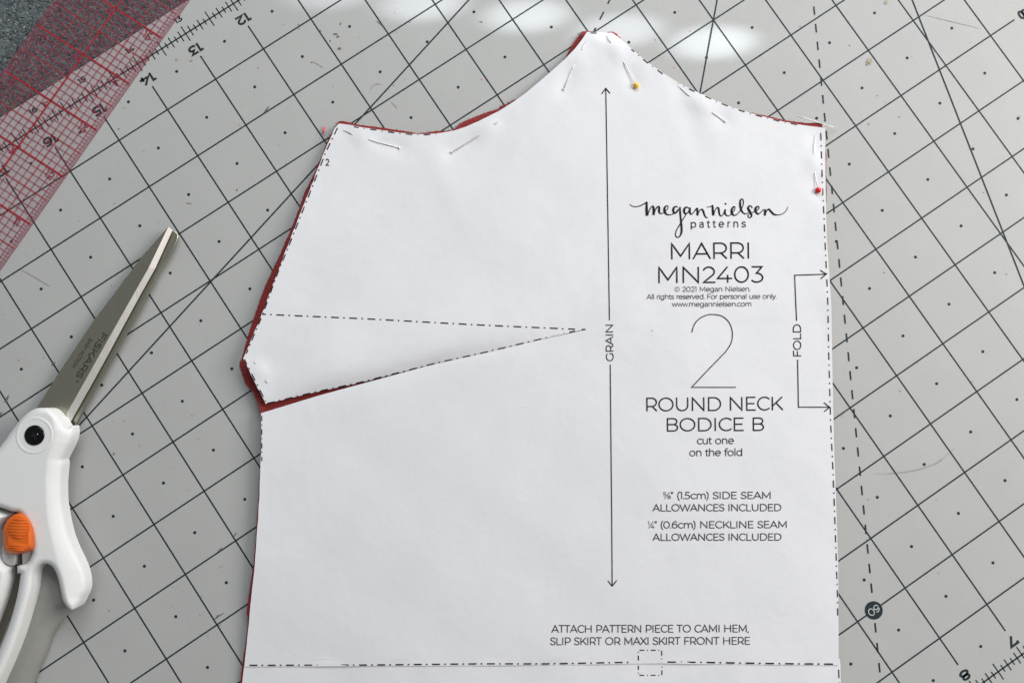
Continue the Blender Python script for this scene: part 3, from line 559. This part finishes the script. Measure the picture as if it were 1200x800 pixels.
# ================================================================== PINS
def tube(pts, rad, mat, parent, name, n=8):
    vs = []; fs = []
    for i, p in enumerate(pts):
        d = (pts[min(i + 1, len(pts) - 1)] - pts[max(i - 1, 0)]).normalized(); a = d.cross(Vector((0, 0, 1))).normalized(); c = a.cross(d); rr = rad[i] if isinstance(rad, list) else rad
        for j in range(n): t = 2 * math.pi * j / n; vs.append(p + (a * math.cos(t) + c * math.sin(t)) * rr)
    for i in range(len(pts) - 1):
        for j in range(n): fs.append((i * n + j, i * n + (j + 1) % n, (i + 1) * n + (j + 1) % n, (i + 1) * n + j))
    fs += [tuple(reversed(range(n))), tuple(range((len(pts) - 1) * n, len(pts) * n))]
    return pymesh(name, vs, fs, mat, parent, True)
def ball(name, c, r, mat, parent, sz=(1, 1, 1), rot=None):
    bm = bmesh.new(); bmesh.ops.create_uvsphere(bm, u_segments=20, v_segments=12, radius=r)
    for v in bm.verts:
        v.co = Vector((v.co.x * sz[0], v.co.y * sz[1], v.co.z * sz[2]))
        if rot: v.co = rot @ v.co
        v.co += c
    me = bpy.data.meshes.new(name); bm.to_mesh(me); bm.free(); return link(name, me, mat, parent, True)
def lerp2(a, c, t): return (a[0] + (c[0] - a[0]) * t, a[1] + (c[1] - a[1]) * t)
for p in PINS:
    root = thing('sewing_pin', p['label'], 'pin', group='pins holding the pattern to the cloth')
    path = []
    def add(q, dz): path.append(at(q[0], q[1], zpaper(*q) + dz * MM))
    lift = {'yellow': 1.1, 'red': 1.1}.get(p['kind'], .45)
    for t in (0, .5, .85): add(lerp2(p['h'], p['a'], t), lift * (1 - t) + .28 * t)
    add(p['a'], .05)
    for t in (.2, .5, .8): add(lerp2(p['a'], p['b'], t), -.9)
    add(p['b'], .05)
    for t in (.2, .6, 1): add(lerp2(p['b'], p['t'], t), .26 + .1 * t)
    tube(path, [.175 * MM] * (len(path) - 2) + [.15 * MM, .05 * MM], 'pin_steel', root, 'shaft')
    d = (path[0] - path[1]).normalized()
    if p['kind'] == 'yellow': ball('bead_head', path[0] + d * .6 * MM, 1.3 * MM, 'yellow_bead', root)
    elif p['kind'] == 'red': ball('bead_head', path[0] + d * .6 * MM, 1.3 * MM, 'red_bead', root)
    elif p['kind'] == 'flat': ball('flat_head', path[0], .62 * MM, 'pin_steel', root, (1, 1, .38), Vector((0, 0, 1)).rotation_difference((d + Vector((0, 0, .7))).normalized()).to_matrix())
    else: ball('flat_head', path[0], .38 * MM, 'white_bead', root)
root = thing('sewing_pin', 'bare steel pin sticking out behind the top right corner of the pattern', 'pin', group='pins holding the pattern to the cloth')
tube([at(935, 136.3, .0034), at(945, 139, .0032), at(956, 142.5, .0020), at(964, 145.5, .0019), at(972, 147.8, .0022), at(982.5, 149.8, .0012)], [.2 * MM] * 5 + [.05 * MM], 'pin_steel', root, 'shaft'); ball('flat_head', at(935, 136.3, .0034), .3 * MM, 'pin_steel', root)
tag(tube([at(378, 157, .0006), at(378.9, 154, .0011), at(379.6, 151, .0012), at(380.4, 147.6, .0006)], [.18 * MM, .45 * MM, .42 * MM, .12 * MM], 'red_thread', None, 'thread_scrap'), 'tiny red thread scrap lying on the mat beside the shoulder corner', 'thread')
tag(tube([at(u, v, .0004) for u, v in smooth([(1026, 554.6), (1040, 554.4), (1052, 553.6), (1067, 551.6), (1080, 548.6), (1091, 545), (1100, 541), (1110, 533), (1120, 524)], 3)], [.03 * MM] * 4 + [.075 * MM] * 16 + [.03 * MM] * 5, 'grey_hair', None, 'loose_hair', 5), 'thin curved grey hair lying on the mat at the right', 'hair')
# ================================================================== SCISSORS
sc = thing('scissors', 'white handled fabric scissors with grey steel blades and an orange slider', 'scissors')
def plate(name, outline, z0, z1, mat, parent, bevel=0.0, seg=4, smo=True, curved=True):
    bm = bmesh.new(); ring = [bm.verts.new(at(u, v, z1)) for u, v in outline]; f = bm.faces.new(ring); f.normal_update()
    if f.normal.z < 0: f.normal_flip()
    ex = bmesh.ops.extrude_face_region(bm, geom=[f]); bmesh.ops.translate(bm, vec=(0, 0, z0 - z1), verts=[v for v in ex['geom'] if isinstance(v, bmesh.types.BMVert)])
    bmesh.ops.recalc_face_normals(bm, faces=bm.faces)
    me = bpy.data.meshes.new(name); bm.to_mesh(me); bm.free(); o = link(name, me, mat, parent, smo)
    if bevel:
        m = o.modifiers.new('soft_edges', 'BEVEL'); m.width = bevel; m.segments = seg; m.limit_method = 'ANGLE'; m.angle_limit = math.radians(50); m.use_clamp_overlap = True
        m2 = o.modifiers.new('normals', 'WEIGHTED_NORMAL'); m2.keep_sharp = False
    return o
def pillow(name, outline, z0, z1, drop, rad, mat, parent, step=1.7, extra=None):
    """moulded plastic: flat top at z1 that rounds down by drop over rad picture points at its rim, straight wall to z0"""
    n = len(outline); us = [p[0] for p in outline]; vs_ = [p[1] for p in outline]; gx = []; gy = []; row = 0; y = min(vs_)
    while y < max(vs_):
        x = min(us) + (step / 2 if row % 2 else 0)
        while x < max(us): gx.append(x); gy.append(y); x += step
        y += step * .87; row += 1
    ins, d = poly_dist(outline, gx, gy); pts = [Vector(p) for p in outline] + [Vector((x, y)) for x, y, i_, d_ in zip(gx, gy, ins, d) if i_ and d_ > step * .45]
    V, E, F, _, _, _ = delaunay_2d_cdt(pts, [(i, (i + 1) % n) for i in range(n)], [tuple(range(n))], 1, 1e-4)
    _, dv = poly_dist(outline, [q.x for q in V], [q.y for q in V]); bm = bmesh.new(); top = []
    for q, d_ in zip(V, dv):
        t = min(1, d_ / rad); z = z1 - (extra(q.x, q.y) if extra else 0) - drop * (.72 * (1 - t) ** 1.35 + .28 * (1 - (1 - (1 - t) ** 3) ** .5)); top.append(bm.verts.new(at(q.x, q.y, z)))
    for f in F:
        if len(set(f)) == 3:
            a, b_, c = (top[i].co for i in f); up = (b_ - a).cross(c - a).z
            if abs(up) > 1e-14: bm.faces.new([top[i] for i in (f if up > 0 else reversed(f))])
    be = [e for e in bm.edges if e.is_boundary]; ex = bmesh.ops.extrude_edge_only(bm, edges=be)
    for v in ex['geom']:
        if isinstance(v, bmesh.types.BMVert): v.co.z = z0
    bmesh.ops.recalc_face_normals(bm, faces=bm.faces)
    me = bpy.data.meshes.new(name); bm.to_mesh(me); bm.free(); o = link(name, me, mat, parent, True)
    es = o.modifiers.new('crisp_edges', 'EDGE_SPLIT'); es.split_angle = math.radians(75); return o
# lower blade, its edge showing along the right of the upper one
plate('lower_blade', [(203.5, 269.5), (207, 272.5), (208.9, 275.4), (208, 280.5), (204, 290), (196.5, 303), (189, 314), (170, 351), (146, 395), (120, 441), (97, 482), (86, 503), (60, 505), (70, 470), (110, 395), (170, 300)], .0016, .0030, 'blade_steel', sc, .0005, 2)
# upper blade: flat face, ridge, ground bevel on the right
bk = [(197.2, 265.5), (164, 303.5), (137.5, 339), (111, 374), (90, 405), (69, 436.5), (43, 478), (30, 500)]
ri = [(197.3, 265.7), (174, 314.2), (155, 347.5), (135.5, 382), (116.5, 416), (97.5, 450), (78, 484.5), (76.5, 500)]
ou = [(202.1, 269.8), (181.9, 314.2), (163, 348), (144.5, 382), (126, 416.5), (107.5, 450), (86, 488), (79, 501)]
vs = []; n = len(bk)
for q, z in ((bk, .0044), (ri, .0056), (ou, .0040)): vs += [at(u, v, z) for u, v in q]
vs += [at(u, v, .0034) for u, v in bk] + [at(u, v, .0034) for u, v in ou]
def strip(a, c): return [(a * n + i, a * n + i + 1, c * n + i + 1, c * n + i) for i in range(n - 1)]
o = pymesh('upper_blade', vs, strip(0, 1) + strip(3, 0) + strip(4, 3) + strip(2, 4) + [(0, n, 2 * n, 4 * n, 3 * n)], 'blade_steel', sc)
bm = bmesh.new(); bm.from_mesh(o.data); bmesh.ops.recalc_face_normals(bm, faces=bm.faces); bm.to_mesh(o.data); bm.free()
bvs = [at(u, v, .0056 + .00004) for u, v in ri] + [at(u, v, .0040 + .00002) for u, v in ou]
bvs += [q - Vector((0, 0, .0003)) for q in bvs]
fsb = [(i, i + 1, n + i + 1, n + i) for i in range(n - 1)] + [(2 * n + i, 3 * n + i, 3 * n + i + 1, 2 * n + i + 1) for i in range(n - 1)] + [(i, 2 * n + i, 2 * n + i + 1, i + 1) for i in range(n - 1)] + [(n + i, n + i + 1, 3 * n + i + 1, 3 * n + i) for i in range(n - 1)] + [(0, n, 3 * n, 2 * n), (n - 1, 3 * n - 1, 4 * n - 1, 2 * n - 1)]
ob = pymesh('ground_edge', bvs, fsb, 'blade_bevel', o); bm = bmesh.new(); bm.from_mesh(ob.data); bmesh.ops.recalc_face_normals(bm, faces=bm.faces); bm.to_mesh(ob.data); bm.free()
def blade_z(u, v):                                            # height of the flat face between its back and its ridge
    x0, x1 = interp([(b_, a) for a, b_ in bk], v, 0, 1), interp([(b_, a) for a, b_ in ri], v, 0, 1); t = max(0, min(1, (u - x0) / max(1, x1 - x0))); return .0044 + .0012 * t
pr = Print(lambda u, v: at(u, v, blade_z(u, v) + .00009), 3)
text(pr, 'FISKARS', (119.4, 389), (88.2, 440.6), 7.4, 1.15, upv=(.87, .49)); text(pr, 'EASY ACTION', (104.4, 396.3), (84, 429.2), 4.2, .5, upv=(.87, .49)); pr.stroke(arc(90.6, 446.6, 1.3, 1.3, 0, 360, 12), .45)
pr.build('maker_mark', 'etched_mark', o)
# grey lower handle, deep below the white one
pillow('lower_grip', smooth([(30, 640), (60, 648), (84, 690), (88, 708), (83, 716), (76, 722.5), (69, 731), (60.5, 745), (54.5, 762), (47, 780), (39.5, 800), (30, 830), (5, 880), (-40, 900), (-60, 840), (-30, 760), (0, 690), (30, 640)], 4)[:-1], .0008, .0060, .0040, 18, 'grey_grip', sc, 2.5)
# white upper handle with its trigger hook
HANDLE = smooth([(43, 478.2), (49, 477.8), (57, 479.2), (65, 484), (71, 490.5), (75.5, 497.5), (78.5, 502)], 3)[:-1] + smooth([(78.5, 502), (82, 500), (85.3, 498.6), (87, 504), (86.4, 511), (84.2, 518), (79, 528.5), (73.6, 538.4)], 3)[:-1] + smooth([(73.6, 538.4), (75.2, 542.5), (74.2, 552), (73.1, 566), (73, 582), (74.4, 594), (77.5, 610), (82, 628), (88, 643), (94.5, 656.5), (99.4, 669), (101.8, 682), (101, 692), (97, 701), (91, 709), (86.5, 713.4), (82.5, 713.7), (77.5, 709.5), (74, 703.5), (72, 696), (70.3, 687), (68, 677), (64.5, 668), (60, 662.4), (54.5, 660), (49, 660.5), (44, 663.4), (40.3, 668), (38.4, 673.5), (37.4, 683), (35.6, 694), (32, 708), (28.4, 720), (22.5, 739), (16, 757.5), (8.5, 776), (0, 795), (-14, 824), (-34, 856), (-60, 880), (-66, 868), (-40, 838), (-20, 806), (-8, 780), (0, 760), (8, 740), (14.4, 721), (19, 703), (22, 688), (24.4, 671.5)], 3) + [(20.4, 671.5), (20.2, 662.6), (26, 661.2), (30.5, 660), (34, 656.5), (37.4, 649), (38.5, 640)] + smooth([(38.5, 640), (35, 620), (24, 601.5), (14, 599), (6, 596), (-2, 593.5), (-14, 590), (-40, 586), (-46, 574), (-34, 558), (-16, 539), (0, 523.6), (21.4, 494.5), (34, 482.5), (43, 478.2)], 3)[1:-1]
H1 = .0135
RE = [(478, 57), (482, 63), (490, 71), (497, 77), (503, 85), (510, 86.4), (518, 84.2), (528.5, 79), (538.4, 75), (545, 75.2), (566, 73.4), (590, 74.4), (610, 77.5), (628, 82), (643, 88), (656.5, 94.5), (669, 99.4), (682, 101.8), (692, 101), (701, 97), (709, 91), (714, 86)]
RR = [(478, 54), (490, 61), (505, 64), (518, 62), (538, 55), (560, 53), (590, 53.5), (610, 55.5), (640, 62), (660, 67), (680, 72), (700, 77), (710, 80), (714, 82)]
def handle_rim(u, v):                                         # the right flank falls away from a soft ridge
    if v > 714 or u < 45: return 0
    e, g = interp(RE, v, 0, 1), interp(RR, v, 0, 1); t = max(0, min(1, (u - g) / max(4, e - g))); return .0036 * t ** 1.35 * min(1, (e - g) / 20)
hd = pillow('upper_handle', HANDLE, .0045, H1, .0013, 5.5, 'white_plastic', sc, 1.7, handle_rim)
# the other half of the grip, left of the seam, and a dark plate coloured as the shade in the gap between them
pillow('left_grip', smooth([(-60, 584), (-14, 592.5), (-1, 595.5), (9, 599), (17, 601.5), (10, 608), (3, 620), (1.5, 640), (6, 655), (15.5, 662), (16.4, 672), (14.5, 684), (9, 702), (0, 726), (-12, 756), (-30, 790), (-60, 810), (-80, 700), (-60, 584)], 4)[:-1], .0040, .0130, .0060, 15, 'white_plastic', sc)
plate('gap_shade_plate', [(-60, 575), (10, 590), (30, 600), (45, 640), (36, 665), (26, 678), (12, 724), (-4, 764), (-60, 860)], .0036, .0062, 'seam_shade', sc)
# slot under the slider
plate('slider_slot', smooth([(1.5, 640), (2.2, 655), (8, 661.5), (15.5, 662.5), (17.5, 655), (17.6, 640), (10, 634), (1.5, 640)], 3)[:-1], .0060, .0108, 'clear_slot', sc, .0006, 2); plate('slider_slot', smooth([(25.2, 640), (25.4, 660.5), (30, 660.5), (34.5, 656), (38, 646), (38.5, 638), (30, 634), (25.2, 640)], 3)[:-1], .0060, .0112, 'clear_slot', sc, .0006, 2)
# orange slider: rounded button with two ribbed facets
SL = smooth([(24, 600.8), (31, 604.5), (36.5, 612.5), (39.7, 622), (40.2, 633), (39.2, 642.2), (34.5, 645.8), (26, 648.4), (18, 649.2), (10, 648.2), (5.2, 645), (3.4, 638), (2.8, 628), (4.2, 617.5), (9.5, 608), (16.5, 602.3), (24, 600.8)], 3)[:-1]
sl = pillow('lock_slider', SL, .0080, .0168, .0035, 6.5, 'orange_plastic', sc, 1.2)
def dome(name, outline, z, hgt, mat, parent, rings=5):
    cx = sum(p[0] for p in outline) / len(outline); cy = sum(p[1] for p in outline) / len(outline); vs = []; fs = []; n = len(outline)
    for i in range(rings):
        t = 1 - i / rings
        for u, v in outline: vs.append(at(cx + (u - cx) * t, cy + (v - cy) * t, z + hgt * (1 - t * t)))
    vs.append(at(cx, cy, z + hgt)); c = len(vs) - 1
    for i in range(rings - 1): fs += [(i * n + j, i * n + (j + 1) % n, (i + 1) * n + (j + 1) % n, (i + 1) * n + j) for j in range(n)]
    fs += [((rings - 1) * n + j, (rings - 1) * n + (j + 1) % n, c) for j in range(n)]
    o = pymesh(name, vs, fs, mat, parent, True); bm = bmesh.new(); bm.from_mesh(o.data); bmesh.ops.recalc_face_normals(bm, faces=bm.faces)
    for f in bm.faces:
        if f.normal.z < 0: f.normal_flip()
    bm.to_mesh(o.data); bm.free(); return o
dome('thumb_facet', smooth([(22, 603.5), (30, 608), (34.5, 616), (33.5, 625), (27, 631), (18, 632.5), (9.5, 629.5), (6.2, 622), (7, 613), (13, 606), (22, 603.5)], 3)[:-1], .01675, .0006, 'orange_plastic', sl)
dome('lower_facet', smooth([(7, 640.5), (13, 636), (24, 636), (32, 638), (33, 642.5), (26, 645.5), (14, 646.2), (7, 640.5)], 3)[:-1], .01675, .0004, 'orange_plastic', sl)
for v, a, c in [(608.5, 15, 29), (612, 11, 31.5), (615.5, 9.5, 33), (619, 8.5, 33.4), (622.5, 8.6, 32.5), (626, 10.5, 30), (629, 14, 26), (639, 10, 31), (641.5, 10, 31), (644, 13, 28)]:
    z = .0171 if v < 632 else .01698
    tube([at(a, v, z), at((a + c) / 2, v + .3, z + .00012), at(c, v, z)], [.12 * MM, .3 * MM, .12 * MM], 'orange_plastic', sl, 'grip_ridge', 6)
# pivot: recessed ring and a black cross-head screw
def ringmesh(name, c, prof, mat, parent, n=40):
    vs = []; fs = []
    for r_, z in prof:
        cc = at(c[0], c[1], z)
        for j in range(n): t = 2 * math.pi * j / n; vs.append(Vector((cc.x + r_ * math.cos(t), cc.y + r_ * math.sin(t), z)))
    for i in range(len(prof) - 1): fs += [(i * n + j, i * n + (j + 1) % n, (i + 1) * n + (j + 1) % n, (i + 1) * n + j) for j in range(n)]
    fs.append(tuple((len(prof) - 1) * n + j for j in range(n)))
    return pymesh(name, vs, fs, mat, parent, True)
ringmesh('pivot_boss', (40.3, 510), [(.0081, H1 - .0003), (.0078, H1 + .00002), (.0073, H1 + .00014), (.0067, H1 + .00008), (.0062, H1 - .0001)], 'white_plastic', sc)
sw = ringmesh('pivot_screw', (40.3, 509.8), [(.0042, H1 + .0001), (.0041, H1 + .0003), (.0034, H1 + .0006), (.0020, H1 + .00085), (.0006, H1 + .0009)], 'black_screw', sc)
for a in (20, 110):
    c = at(40.3, 509.8, H1 + .00086); d = Vector((math.cos(math.radians(a)), math.sin(math.radians(a)), 0)) * .0016; nn = Vector((-d.y, d.x, 0)).normalized() * .00022
    vs = [c - d - nn, c + d - nn, c + d + nn, c - d + nn]; vs += [q + Vector((0, 0, .00022)) - (q - c) * .12 for q in vs]
    pymesh('screw_cross', vs, [(0, 3, 2, 1), (4, 5, 6, 7), (0, 1, 5, 4), (1, 2, 6, 5), (2, 3, 7, 6), (3, 0, 4, 7)], 'screw_glint', sw)
